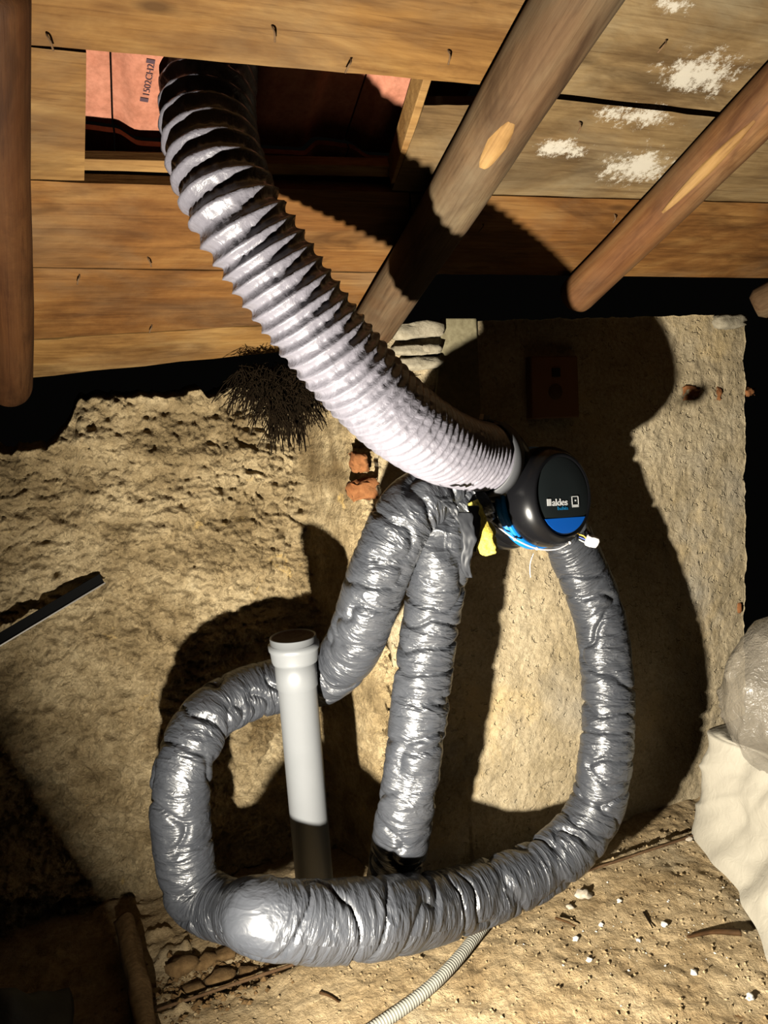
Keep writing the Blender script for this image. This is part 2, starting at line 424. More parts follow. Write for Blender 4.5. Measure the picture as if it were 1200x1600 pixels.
L2b = lambda x: ln(x, 755, 306, 1200, 318)
L3 = lambda x: ln(x, 45, 420, 665, 428)
L3b = lambda x: ln(x, 665, 430, 1200, 436)
L4 = lambda x: ln(x, 45, 532, 470, 506)
L5 = lambda x: ln(x, 45, 592, 470, 548)
XL, XR = -160, 1420
plank([(XL, -330), (860, -215), L1(860), L1(XL)], M_pl[0], seed=1)
plank([(864, -215), (XR, -150), L1b(XR), L1b(864)], M_pl[2], seed=2)
plank([L1(XL), L1(135), L2(132), L2(XL)], M_pl[0], seed=3)
plank([(664, 165), (796, 163), L2b(716), (612, 300)], M_pl[2], seed=4)
plank([(798, 147), (XR, 216), L2b(XR), L2b(718)], M_pl[2], seed=12)
plank([L2(XL), L2(640), L3(640), L3(XL)], M_pl[1], seed=5)
plank([L2b(643), L2b(XR), L3b(XR), L3b(643)], M_pl[1], seed=6)
plank([L3(XL), L3(640), L4(640), L4(XL)], M_pl[1], seed=7)
plank([L4(XL), L4(560), L5(560), L5(XL)], M_pl[0], seed=8, wob=.008)
def nail(px, py, bent):
    p = rf(px, py, .0); vs, fs = tube([p+RN*.02, p-RN*.004, p-RN*.012+Vector((.004*bent, .006, 0)), p-RN*.016+Vector((.007*bent, .022, -.004))], .004, 8, .0018)
    mesh('nail', vs, fs, M_rust, CE, True, p)
for k, (x, y) in enumerate([(73, 52), (124, 430), (231, 402), (237, 508), (425, 40), (548, 92), (700, 78), (1040, 62), (905, 190), (1130, 250), (960, 335), (755, 350)]): nail(x, y, (-1)**k)
# batten crossing the hole above the boards, tiles over it
def rbar(name, a, b, wd, th, m, up, parent=None):
    a, b = rf(*a, -up), rf(*b, -up); ax = (b-a).normalized(); ay = RN.cross(ax).normalized()
    c = (a+b)/2; vs, fs = box(c+RN*th/2, (b-a).length, wd, th, ax, ay); return bevel(mesh(name, vs, fs, m, parent, False, c), .002)
tag(rbar('roof_batten', (40, 257), (740, 271), .034, .024, M_fresh, .036), 'pale sawn batten crossing the roof opening under the red tiles', 'batten')
def side_strip():
    a, b = rf(668, 128)+RN*.0, rf(618, 285)+RN*.0
    ax = (b-a).normalized(); c = (a+b)/2+RN*.03; ay = RN.cross(ax).normalized()
    vs, fs = box(c, (b-a).length*1.05, .018, .055, ax, ay); return mesh('trimming_strip', vs, fs, M_fresh, None, False, c)
tag(bevel(side_strip(), .002), 'pale wooden strip closing the right side of the roof opening', 'wood strip')
def tile(uL, uR, vt, vb, up, lab, dip=0):
    # profile: roll on the right end, pan in the middle, high edge at left; lies along the slope from vt to vb
    nu, nv = 26, 3; th = .013; vs = []
    def prof(u):
        def sm(t): t = max(0, min(1, t)); return t*t*(3-2*t)
        return .030*sm(1-u/.18) + .034*sm((u-.55)/.18)*(1-.12*sm((u-.8)/.2))
    down = Vector((0, 1, -RT)).normalized()
    for s in (0, th):
        for j in range(nv+1):
            for i in range(nu+1):
                u = i/nu; y = vt+(vb-vt)*j/nv; x = uL+(uR-uL)*u
                vs.append(Vector((x, y, RC-RT*y))+RN*(up+prof(u)+s-dip*j/nv))
    n0 = (nu+1)*(nv+1); fs = []
    for j in range(nv):
        for i in range(nu):
            a = j*(nu+1)+i; q = (a, a+1, a+nu+2, a+nu+1); fs += [q[::-1], tuple(k+n0 for k in q)]
    for i in range(nu):
        fs.append((i, i+n0, i+1+n0, i+1)); a = nv*(nu+1)+i; fs.append((a, a+1, a+1+n0, a+n0))
    for j in range(nv):
        a = j*(nu+1); fs.append((a, a+nu+1, a+nu+1+n0, a+n0)); a += nu; fs.append((a, a+n0, a+nu+1+n0, a+nu+1))
    o = mesh('roof_tile', vs, fs, M_tile, None, True, Vector((uL, vt, RC-RT*vt)))
    m = o.modifiers.new('edge', 'EDGE_SPLIT'); m.split_angle = math.radians(40)
    return tag(o, lab, 'roof tile', 'terracotta tiles seen through the roof opening')
TU = .12
x0 = (rf(178, 190, -TU)).x; TW = .26
yb = rf(232, 182, -TU).y; yb2 = rf(232, 205, -.085).y
labs = ['red roof tile with rounded roll at the far left of the roof opening', 'red roof tile with black stamped numbers left of the grey duct',
        'red roof tile mostly hidden behind the top of the grey duct', 'red roof tile at the right end of the roof opening']
TILES = []
for k in range(4):
    xa = x0-TW+TW*k
    TILES.append(tile(xa+.002, xa+TW-.002, yb-.36, yb, TU, labs[k]))
labs2 = ['lower-course red tile, only its curved end edge showing at far left of opening', 'lower-course red tile whose thin end edge shows left of the grey duct',
         'lower-course red tile hidden in shade behind the grey duct', 'lower-course red tile in shade at the right of the opening']
for k in range(4):
    xa = x0-TW+TW*k
    tile(xa+.002, xa+TW-.002, yb2, yb2+.33, .085, labs2[k])

# ------------------------------------------------------------------ rafters (logs)
def log(pa, pb, r, m, lab, name='log_rafter', ra=None, seed=1, blaze=None, flat=0):
    a, b = Vector(pa), Vector(pb); ax = (b-a).normalized(); L = (b-a).length
    q = ax.to_track_quat('X', 'Z'); c = a
    vs, fs = tube([(0, 0, 0), (L/3, .004, .003), (2*L/3, -.004, .002), (L, 0, 0)], .02, 40,
                  lambda s, th, f: (r+((ra or r)-r)*f)*(1+.05*noise.noise(Vector((s*2, math.cos(th)*1.2, math.sin(th)*1.2+seed)))+.012*noise.noise(Vector((s*9, th*3, seed))))
                  * (1-.35*max(0, 1-f*L/.03)**2) * (1-.35*max(0, 1-(1-f)*L/.03)**2))
    root = empty(name, c); root.rotation_mode = 'QUATERNION'; root.rotation_quaternion = q
    o = mesh('log', vs, fs, m, root)
    tag(root, lab, 'rafter', 'roof rafters')
    return root, q, L
r1 = rf(905, 0, .07)
d1 = (rf(905, 0, .07)-rf(583, 515, .07)).normalized()
root, q, L = log(rf(578, 520, .068), rf(905, 0, .068)+d1*.5, .064, M_log, 'thick grey-brown round log rafter with an orange knot scar, crossing behind the duct', ra=.072, seed=3)
d2 = (rf(1215, 145, .062)-rf(886, 474, .062)).normalized()
root2, q2, L2_ = log(rf(893, 470, .060), rf(1215, 145, .062)+d2*.6, .056, M_logr, 'reddish round log rafter with pale stripped streak ending above the fan', ra=.064, seed=9)
d3 = Vector((d2.x, d2.y, d2.z))
log(rf(1178, 480, .075), rf(1178, 480, .075)+(d3*.8+Vector((.4, .12, -.03))), .056, M_log, 'short grey log rafter end poking in at the right edge', seed=14)
log(rf(14, 612, .055), rf(-24, -60, .065), .06, M_beam, 'dark red-brown rafter standing along the left edge of the photo', seed=21, name='edge_rafter')
# peeled scars lying proud of the log surface
def scar(pts, off, name, parent, m, thick=.006):
    ps = [rf(x, y, off) for x, y in pts]; c = sum(ps, Vector())/len(ps)
    vs = [c]+ps; k = len(ps); inner = [c.lerp(p_, .75)+RN*(-thick) for p_ in ps]
    V = ps+inner+[c-RN*thick*1.1]; fs = [(i, (i+1) % k, k+(i+1) % k, k+i) for i in range(k)]+[(k+i, k+(i+1) % k, 2*k) for i in range(k)]
    o = mesh(name, V, fs, m, None, True, c); o.parent = parent
    o.matrix_parent_inverse = (Matrix.Translation(parent.location) @ parent.rotation_quaternion.to_matrix().to_4x4()).inverted()
    return o
def scar_on_log(a, b, rr, wdt, root, m, s0, side):
    # patch wrapped on the log: local tube sector between lengths s0[0]..s0[1], around angle 'side'
    vs = []; n, k = 10, 6
    for i in range(n+1):
        f = i/n; s = s0[0]+(s0[1]-s0[0])*f; hw = wdt*math.sin(math.pi*min(.97, max(.03, f)))**.6*(1+.2*noise.noise(Vector((f*5, side, 2))))
        for j in range(k+1):
            th = side+hw*(j/k*2-1); e = 1.0+(.035 if 0 < j < k and 0 < i < n else -.05)
            vs.append((s, rr*e*math.cos(th), rr*e*math.sin(th)))
    fs = [(i*(k+1)+j, i*(k+1)+j+1, (i+1)*(k+1)+j+1, (i+1)*(k+1)+j) for i in range(n) for j in range(k)]
    return mesh('peeled_patch', vs, fs, m, root)
def log_angle(root, toward):                        # angle around the log that faces a world point
    qi = root.rotation_quaternion.inverted(); v = qi @ (Vector(toward)-root.location); return math.atan2(v.z, v.y)
def log_s(root, p): return (root.rotation_quaternion.inverted() @ (Vector(p)-root.location)).x
sa, sb = log_s(root, rf(718, 264, .13)), log_s(root, rf(758, 180, .13))
tag(scar_on_log(0, 0, .066, .38, root, M_fresh, (sa, sb), log_angle(root, O)+.25), 'orange oval scar')
sa, sb = log_s(root2, rf(1022, 332, .1)), log_s(root2, rf(1180, 185, .1))
tag(scar_on_log(0, 0, .061, .24, root2, M_fresh, (sa, sb), log_angle(root2, O)+.1), 'pale stripped streak')

# ------------------------------------------------------------------ big lilac-grey flexible duct
BR = .092
big_px = [(352, -10, 1.57), (333, 70, 1.50), (325, 180, 1.45), (338, 258, 1.42), (366, 328, 1.415), (411, 397, 1.44), (467, 476, 1.475), (537, 566, 1.53), (613, 645, 1.62), (677, 690, 1.74), (722, 708, 1.86), (761, 716, 1.95)]
big_pts = [atz(*p) for p in big_px]
_, BL = catmull(big_pts, .05)
# ridge spacing: wide where the duct stretches at the top, tight near the fan
def phase(f): return 52*(f*.5+.5*f*f)
def big_r(s, th, f):
    ph = phase(f)+th/(2*math.pi); k = ph-math.floor(ph)
    wd = abs(k-.5)*2                                # 1 at the wire, 0 mid-way
    amp = .0055+.0205*(1-f)**1.5
    sag = amp*(wd**1.5)
    cell = math.floor(ph)
    wr = noise.noise(Vector((math.cos(th)*7+cell*3.7, math.sin(th)*7, k*1.2+cell)))
    wr2 = noise.noise(Vector((math.cos(th)*16+cell*1.3, math.sin(th)*16, k*.8+k*th*.5)))
    return BR-.017*(1-f)**1.5-.004+sag+(.006*wr+.0025*wr2)*(1-wd)*(1.15-.7*f)
DU = tag(empty('ventilation_duct', big_pts[-1]), 'large lilac-grey ribbed flexible duct running from the roof opening to the fan', 'duct')
vs, fs = tube(big_pts, .0034, 120, big_r, False)
o = mesh('ribbed_sleeve', vs, fs, M_grey, None); adopt(o, DU)
def big_wire():
    P, L = catmull(big_pts, .004); pts = []; n = len(P); T = [(P[min(n-1, i+1)]-P[max(0, i-1)]).normalized() for i in range(n)]
    return P, T
tan = (big_pts[-1]-big_pts[-2]).normalized()
E0 = big_pts[-1]
vs, fs = lathe([(-.022, BR+.004), (-.020, BR+.009), (.018, BR+.010), (.020, BR+.005)], E0, tan, 72)
adopt(tag(mesh('hose_clamp', vs, fs, M_gr2), 'dark grey collar'), DU)
c = E0+Vector((0, 0, 1))*(BR+.014)-tan*.002
vs, fs = box(c, .03, .012, .014, tan, Vector((0, 1, 0)).cross(tan).cross(tan).normalized()); adopt(mesh('clamp_screw', vs, fs, M_steel, None, False), DU)

# ------------------------------------------------------------------ the fan unit
FN = (ROT @ Vector((.60, .05, .80))).normalized()    # face normal of the round cover
FC = atz(882, 774, 1.97)
BK = -FN
FAN = tag(empty('fan_unit', FC+BK*.1), 'round black ventilation fan with blue seal ring and printed cover, where all ducts meet', 'fan')
up_f = (Vector((0, 0, 1))-FN*FN.z).normalized(); rt_f = up_f.cross(FN).normalized()
if rt_f.dot(ROT @ Vector((1, 0, 0))) < 0: rt_f = -rt_f
rt_f, up_f = (rt_f*math.cos(.10)-up_f*math.sin(.10)), (up_f*math.cos(.10)+rt_f*math.sin(.10))
def flathe(name, prof, m):
    vs, fs = lathe(prof, FC, BK, 96); return adopt(mesh(name, vs, fs, m), FAN)
flathe('front_shell', [(.004, .104), (.0, .110), (.004, .116), (.016, .127), (.034, .1345), (.055, .1375), (.076, .137), (.088, .133), (.092, .126)], M_fan)
flathe('face_disc', [(.0015, .0), (.0015, .05), (.0025, .098), (.004, .105)], M_disc)
flathe('seal_ring', [(.088, .128), (.088, .138), (.092, .1415), (.098, .1425), (.101, .137), (.105, .137), (.109, .1425), (.116, .1425), (.122, .138), (.126, .128)], M_blue)
flathe('middle_shell', [(.12, .128), (.124, .134), (.15, .1355), (.175, .133), (.18, .126)], M_fan)
flathe('rear_shell', [(.178, .120), (.182, .134), (.20, .141), (.225, .143), (.25, .136), (.268, .118), (.276, .08), (.278, .0)], M_fan)
# spigot from the big duct into the housing
ct = FC+BK*.15
vs, fs = tube([E0-tan*.005, E0+tan*.05, E0.lerp(ct, .7)], .01, 64, lambda s, th, f: BR-.002-.004*f, True)
adopt(mesh('inlet_spigot', vs, fs, M_fan), FAN)
# blue segment and print on the disc
def seg_pts():
    R = .1015; yc = -.060; a0 = math.asin(yc/R); pts = []
    xr = math.sqrt(R*R-yc*yc)
    n = 28
    for i in range(n+1):
        a = math.pi-a0 + (2*a0+math.pi+0) * 0
    A0 = math.pi+math.asin(-yc/R); A1 = 2*math.pi-math.asin(-yc/R)
    for i in range(n+1):
        a = A0+(A1-A0)*i/n; pts.append((R*math.cos(a), R*math.sin(a)))
    return pts
def ondisc(x, y, h=.002): return FC+rt_f*x+up_f*y+FN*(h-.0024 if 0 < h < .01 else h)
poly = [ondisc(x, y, .0012) for x, y in seg_pts()]
vs, fs = prism(poly, -FN*.0025); adopt(tag(mesh('printed_segment', vs, fs, M_blue2, None, False), 'bright blue segment at the foot of the black cover'), FAN)
def text(body, size, name, m, org, ex, ey, en, parent, xs=1, bold=.0):
    cu = bpy.data.curves.new(name, 'FONT'); cu.body = body; cu.size = size; cu.extrude = .0003; cu.offset = bold
    t = bpy.data.objects.new(name+'_tmp', cu); COL.objects.link(t)
    bpy.context.view_layer.update(); dg = bpy.context.evaluated_depsgraph_get()
    me = bpy.data.meshes.new_from_object(t.evaluated_get(dg)); bpy.data.objects.remove(t)
    vs = [org+ex*v.co.x*xs+ey*v.co.y+en*v.co.z for v in me.vertices]; fs = [tuple(p_.vertices) for p_ in me.polygons]
    return mesh(name, vs, fs, m, parent, False)

o = text('aldes', .0255, 'lettering', M_white, ondisc(-.050, -.026, .0016), rt_f, up_f, FN, None, 1.22, .0003); adopt(o, FAN)
vs, fs = prism([ondisc(x, y, .0014) for x, y in ((-.070, -.026), (-.054, -.026), (-.054, -.008), (-.070, -.008))], FN*.0006); adopt(mesh('logo_square', vs, fs, M_white, None, False), FAN)
o = text('bahia', .013, 'small_lettering', M_blue3, ondisc(-.030, -.038, .0016), rt_f, up_f, FN, None, 1.6, .0002); adopt(o, FAN)
def frame_sq(x0, y0, x1, y1, w_):
    V = []; F = []
    for (a, b, c_, d) in ((x0, y0, x1, y0+w_*3.2), (x0, y1-w_, x1, y1), (x0, y0, x0+w_, y1), (x1-w_, y0, x1, y1), ((x0+x1)/2-.001, (y0+y1)/2+.001, (x0+x1)/2+.004, (y0+y1)/2+.005)):
        v, f = prism([ondisc(*q, .0014) for q in ((a, b), (c_, b), (c_, d), (a, d))], FN*.0006); n = len(V); V += v; F += [tuple(i+n for i in g) for g in f]
    return V, F
V, F_ = frame_sq(.030, -.033, .058, -.003, .0022); adopt(mesh('logo_frame', V, F_, M_white, None, False), FAN)
# steel bracket carrying the unit from the pillar, hidden behind it
bc = FC+BK*.27
vs, fs = box((bc.x, (bc.y+YP)/2-.005, bc.z), .05, YP-bc.y+.03, .03); adopt(mesh('wall_bracket', vs, fs, M_steelb, None, False), FAN)

# ------------------------------------------------------------------ black insulated ducts
def duct_r(base, seed, swell=None, bunch=1.0):
    def f_(s, th, f):
        r = base*(swell(f) if swell else 1)
        cx, cy = math.cos(th), math.sin(th)
        q = s+.018*cx*noise.noise(Vector((s*3, seed, 0)))+.015*noise.noise(Vector((cx*1.5+seed, cy*1.5, s*6)))
        # deep tucks at uneven spacing, fine tight creases around the body
        a = noise.noise(Vector((cx*.5+seed, cy*.5, q*13))); tuck = max(0, 1-abs(a)*5.0)
        b = noise.noise(Vector((cx*.9+seed*2, cy*.9, q*38))); c = noise.noise(Vector((cx*1.8, cy*1.8+seed, q*90)))
        ra = 1-abs(b)*2.2
        lw = noise.noise(Vector((cx*.8, cy*.8, s*5+seed)))
        m_ = .5+.5*noise.noise(Vector((cx+seed, cy, q*4)))
        return r*(1+.035*lw)-bunch*(.013*tuck*tuck+.0042*(1-ra)*m_)+bunch*.0016*c*m_
    return f_
def sleeve(name, pts, base, seed, lab, swell=None, bunch=1.0):
    vs, fs = tube(pts, .0048, 104, duct_r(base, seed, swell, bunch), True)
    o = mesh(name, vs, fs, M_black, None, True, Vector(pts[0]))
    _, L = catmull(pts, .0048); n = len(vs)//104; uv = o.data.uv_layers.new(name='UVMap'); me = o.data
    lay = uv.data; nl = len(me.loops); vi = [0]*nl; me.loops.foreach_get('vertex_index', vi)
    flat = []
    for p_ in me.polygons:
        ks = [vi[k] % 104 for k in p_.loop_indices]; wrap = (0 in ks and 103 in ks)
        for k in p_.loop_indices:
            v_ = vi[k]; kk = v_ % 104
            if wrap and kk == 0: kk = 104
            flat += [(v_//104)*L/(n-1), kk/104*.5]
    lay.foreach_set('uv', flat)
    return tag(o, lab, 'duct', 'black insulated ducts hanging from the fan')
def tgt(px, py, Y): return atY(px, py, Y)
loop_px = [(862, 800, 1.86), (900, 870, 1.89), (936, 965, 1.87), (949, 1070, 1.82), (947, 1180, 1.775), (925, 1275, 1.775), (862, 1345, 1.76), (775, 1388, 1.735), (690, 1415, 1.69), (600, 1432, 1.62), (510, 1440, 1.60), (440, 1437, 1.59), (405, 1431, 1.605),
           (393, 1428, 1.68), (372, 1424, 1.80), (332, 1414, 1.90), (298, 1385, 1.95), (285, 1315, 1.96), (281, 1250, 1.965), (290, 1190, 1.98), (322, 1125, 2.03), (385, 1085, 2.09), (450, 1068, 2.10), (505, 1058, 2.03), (545, 1020, 1.90), (572, 955, 1.80), (600, 875, 1.74), (642, 795, 1.72), (700, 765, 1.74)]
def sw(f):
    def bumpf(c, w_): return math.exp(-((f-c)/w_)**2)
    return 1+.20*bumpf(.445, .075)+.06*bumpf(.3, .1)
sleeve('insulated_duct', [tgt(*p) for p in loop_px], .081, 3, 'long dark grey sleeved duct looping from the fan past the floor around the pipe', sw, 1)
mid_px = [(742, 775, 1.74), (712, 800, 1.74), (692, 850, 1.72), (679, 930, 1.76), (667, 1010, 1.78), (656, 1100, 1.78), (646, 1190, 1.78), (631, 1280, 1.79), (620, 1350, 1.83), (612, 1400, 1.86)]
md = sleeve('insulated_duct', [tgt(*p) for p in mid_px]+[Vector((tgt(612, 1400, 1.86).x, 1.89, -.03))], .081, 11, 'dark grey sleeved duct dropping straight down to the floor between the others')
# torn sleeve ends and tattered strips where the ducts join the fan
for k, (pts, wd) in enumerate([([(722, 800, 1.60), (733, 840, 1.585), (727, 880, 1.60), (733, 902, 1.62)], .022), ([(738, 790, 1.63), (745, 825, 1.62), (741, 862, 1.63)], .014), ([(690, 775, 1.58), (706, 792, 1.56), (712, 806, 1.56)], .02)]):
    P, L = catmull([tgt(*p) for p in pts], .004); side = ROT @ Vector((1, 0, 0)); toward = ROT @ Vector((0, 0, 1)); V = []; F2 = []
    for i, q_ in enumerate(P):
        f = i/(len(P)-1); hw = wd*(1-.65*f)*(1+.3*noise.noise(Vector((f*9, k, 0))))
        for j in range(7):
            u = j/6*2-1; V.append(q_+side*u*hw+toward*(.006*noise.noise(Vector((u*2.5, f*7, k*4)))))
    for i in range(len(P)-1):
        for j in range(6): F2.append((i*7+j, i*7+j+1, (i+1)*7+j+1, (i+1)*7+j))
    o = mesh('torn_strip', V, F2, M_tat, None, True, Vector(md.location)); o.parent = md; o.location = (0, 0, 0)
    o.modifiers.new('thick', 'SOLIDIFY').thickness = .002
# yellow glass wool poking out beside the seal
def wool():
    pts = [(737, 784, 1.66), (745, 802, 1.65), (752, 825, 1.64), (757, 845, 1.64), (764, 858, 1.65)]
    vs, fs = tube([tgt(*p) for p in pts], .004, 28, lambda s, th, f: (.012+.020*f-.02*max(0, f-.8)*2)*(1+.55*noise.noise(Vector((math.cos(th)*2, math.sin(th)*2, s*30)))+.2*noise.noise(Vector((math.cos(th)*5, math.sin(th)*5, s*80)))))
    return tag(mesh('insulation_tuft', vs, fs, M_wool, None, True, tgt(*pts[0])), 'bright yellow glass wool tuft poking out between duct and fan', 'insulation')
wool()
# cable along the lower rim, hanging string, terminal block with wires
def wire(name, pts, r, m, lab=None, cat=None, seg=8, step=.005):
    vs, fs = tube(pts, step, seg, r, True); o = mesh(name, vs, fs, m, None, True, Vector(pts[0]))
    if lab: tag(o, lab, cat)
    return o
cb = [ondisc(x, y, h) for x, y, h in ((-.128, .02, -.20), (-.146, -.02, -.17), (-.139, -.062, -.13), (-.105, -.108, -.09), (-.055, -.137, -.06), (.0, -.143, -.04), (.045, -.128, -.03), (.072, -.118, -.05))]
CB = wire('thin_cable', cb, .0022, M_whitep, 'thin white cable tied around the underside of the fan', 'cable')
for k in (3, 4, 6):
    o = lump('cable_tie', cb[k], .005, .005, .005, M_whitep, None, k); adopt(o, CB)
wire('hanging_string', [tgt(834, 864, 1.72), tgt(829, 878, 1.72), tgt(828, 892, 1.73), tgt(829, 902, 1.73)], .0012, M_whitep, 'short white string hanging below the fan', 'string')
tb = atY(925, 846, 1.62)
TB = tag(rough_block('terminal_block', tb, .034, .02, .030, M_whitep, None, 50, .10), 'white terminal block dangling at lower right of the fan', 'connector')
TB.rotation_euler = (.3, .4, -.3)
for k, (c_, m) in enumerate([((.8, .45, .05), None), ((.05, .08, .3), None), ((.8, .75, .5), None)]):
    mm = plain('wire_colour', c_, .4); a = tb+Vector((-.012, 0, .004*k-.002)); b = atY(905, 835+4*k, 1.66)
    o = wire('wire', [a, a.lerp(b, .5)+Vector((0, -.004, .006-.006*k)), b], .0014, mm); o.parent = TB
    o.matrix_parent_inverse = (Matrix.Translation(TB.location) @ TB.rotation_euler.to_matrix().to_4x4()).inverted()

# ------------------------------------------------------------------ white-grey standpipe with plug
pb = atY(468, 1110, 1.915); ptop = atY(462, 992, 1.915).z
PI_ = tag(empty('standpipe', (pb.x, pb.y, 0)), 'upright pale grey plastic pipe with wide plugged collar standing inside the duct loop', 'pipe')
R0 = .0535
def plat(name, prof, m):
    vs, fs = lathe(prof, (pb.x, pb.y, 0), (0, 0, 1), 64); return adopt(mesh(name, vs, fs, m), PI_)
zt = ptop
plat('pipe_body', [(-.04, R0), (zt-.145, R0), (zt-.143, R0+.003), (zt-.07, R0+.0035), (zt-.068, R0)], M_pvc)
plat('collar', [(zt-.075, R0), (zt-.074, R0+.007), (zt-.066, R0+.010), (zt-.040, R0+.012), (zt-.036, R0+.0155), (zt-.022, R0+.0165), (zt-.020, R0+.010), (zt-.002, R0+.010), (zt, R0+.007), (zt-.003, R0+.004)], M_pvc)
plat('plug', [(zt-.004, R0+.005), (zt-.001, R0-.002), (zt-.004, R0-.006), (zt-.005, 0)], M_pvclid)
# ------------------------------------------------------------------ things on wall and pillar
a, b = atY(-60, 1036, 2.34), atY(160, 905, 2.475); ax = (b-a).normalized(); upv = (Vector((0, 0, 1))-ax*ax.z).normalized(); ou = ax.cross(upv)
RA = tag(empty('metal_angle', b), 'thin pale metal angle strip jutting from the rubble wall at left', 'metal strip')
vs, fs = box((a+b)/2+upv*.004, (b-a).length, .032, .002, ax, upv); adopt(mesh('shade_flange', vs, fs, M_shade, None, False), RA)  # upper flange painted black to stand in for the strip's shadow
vs, fs = box((a+b)/2-upv*.012-ou*.0+ou*.004, (b-a).length, .004, .012, ax, upv); adopt(mesh('bright_flange', vs, fs, M_steel, None, False), RA)
for t in (.55, .78):
    o = lump('rivet', a.lerp(b, t)-ou*.003, .003, .003, .003, M_steel, None, 3); adopt(o, RA)
bp = [atY(x, y, YP-.035) for x, y in ((830, 556), (903, 556), (906, 652), (832, 655))]
cc = sum(bp, Vector())/4
BX = tag(empty('wall_box', (cc.x, YP, cc.z)), 'flat brown box with small dark window fixed high on the shaded pillar', 'box')
vs, fs = prism(bp, Vector((0, .045, 0))); adopt(bevel(mesh('box_body', vs, fs, M_card, None, False), .006, 3), BX)
q = atY(869, 582, YP-.037); vs, fs = box(q, .030, .004, .028); adopt(mesh('dark_window', vs, fs, M_steelb, None, False), BX)
q = atY(868, 612, YP-.036); vs, fs = lathe([(0, 0), (0, .026), (.003, .026)], q+Vector((0, -.001, 0)), (0, 1, 0), 32); adopt(mesh('round_knockout', vs, fs, M_rust), BX)
# nest of dark straw under the eave
def straw():
    cu = bpy.data.curves.new('straw_nest', 'CURVE'); cu.dimensions = '3D'; cu.bevel_depth = .0013; cu.bevel_resolution = 0; cu.resolution_u = 3
    rnd = random.Random(4)
    for k in range(950):
        px = 372+118*rnd.random()**.8; drop = rnd.random(); lim = 1-abs(px-440)/95
        py = 565+75*drop*max(.25, lim)+8*rnd.random()
        Y = 2.30-.12*rnd.random()*(1-drop*.3)
        a = atY(px, py, Y); ln_ = .03+.09*rnd.random(); d = Vector((rnd.uniform(-.8, .8), rnd.uniform(-.25, .3), rnd.uniform(-1.3, .1))).normalized()
        sp = cu.splines.new('POLY'); sp.points.add(4)
        for i in range(5):
            q = a+d*ln_*i/4+Vector((rnd.uniform(-.004, .004), rnd.uniform(-.004, .004), -.012*(i/4)**2*2)); sp.points[i].co = (*q, 1)
    for k in range(120):
        px = rnd.uniform(415, 475); a = atY(px, rnd.uniform(620, 665), 2.33-.06*rnd.random())
        sp = cu.splines.new('POLY'); sp.points.add(3); dx = rnd.uniform(-.02, .02)
        for i in range(4): sp.points[i].co = (a.x+dx*i/3, a.y+.004*i, a.z-.03*i+rnd.uniform(-.003, .003), 1)
    o = bpy.data.objects.new('straw_nest', cu); COL.objects.link(o); cu.materials.append(M_straw)
    bpy.context.view_layer.update(); me = bpy.data.meshes.new_from_object(o.evaluated_get(bpy.context.evaluated_depsgraph_get()))
    bpy.data.objects.remove(o); n = link('straw_nest', me); me.name = 'straw_nest'
    tag(n, 'tangle of dark straw and roots hanging from the eave behind the duct', 'straw', kind='stuff')
straw()

# ------------------------------------------------------------------ bags at the right
def sack():
    # upright lumpy builder's sack; left face near X 1.72, from the wall forward
    nu, nv = 150, 90; vs = []
    foot = [(1.80, 1.86), (1.71, 1.62), (1.59, 1.44), (1.48, 1.22), (1.42, 1.02), (1.60, .95), (2.2, 1.0), (2.3, 1.5), (2.2, 1.86), (1.95, 1.92)]
    head = [(1.83, 1.87), (1.84, 1.66), (1.82, 1.45), (1.78, 1.22), (1.74, 1.10), (1.85, 1.05), (2.1, 1.1), (2.2, 1.5), (2.12, 1.84), (1.95, 1.90)]
    cf = foot+foot[:1]; ch = head+head[:1]
    def samp(c, u):
        n = len(c)-1; t = u*n; i = int(t) % n; f = t-int(t); g = lambda k: Vector((*c[k % n], 0))
        p0, p1, p2, p3 = g(i-1), g(i), g(i+1), g(i+2)
        return .5*((2*p1)+(p2-p0)*f+(2*p0-5*p1+4*p2-p3)*f*f+(3*p1-p0-3*p2+p3)*f**3)
    for j in range(nv+1):
        v = j/nv
        for i in range(nu):
            u = i/nu; a, b = samp(cf, u), samp(ch, u); p = a.lerp(b, v**.75)
            cen = Vector((1.95, 1.45, 0)); H = .385+.02*noise.noise(Vector((p.x*4, p.y*4, 0)))
            if v > .86: p = p.lerp(cen, ((v-.86)/.14)**1.6*.97)
            d = (p-cen).normalized(); z = H*min(1, v/.86)
            z += .012*math.sin(min(1, max(0, (v-.86)/.14))*3)*1.2
            fold = .045*fb(p.x*2.5+z*2, p.y*2.5, z*3, 3, 1.1)+.022*fb(p.y*7+z*5, p.x*3, z*4, 2, 1)+.012*(1-min(1, abs(noise.noise(Vector((p.x*3, p.y*5+z*3, z*7))))*5))*math.sin(math.pi*min(1, v/.86))
            p = p+d*fold*(1 if v < .9 else .3); vs.append((p.x, p.y, max(.0, z)))
    fs = [(j*nu+i, j*nu+(i+1) % nu, (j+1)*nu+(i+1) % nu, (j+1)*nu+i) for j in range(nv) for i in range(nu)]
    return tag(mesh('rubble_sack', vs, fs, M_sack, None, True, Vector((1.95, 1.45, 0))), 'big cream-white crumpled sack standing on the floor at the right edge', 'sack')
sack()
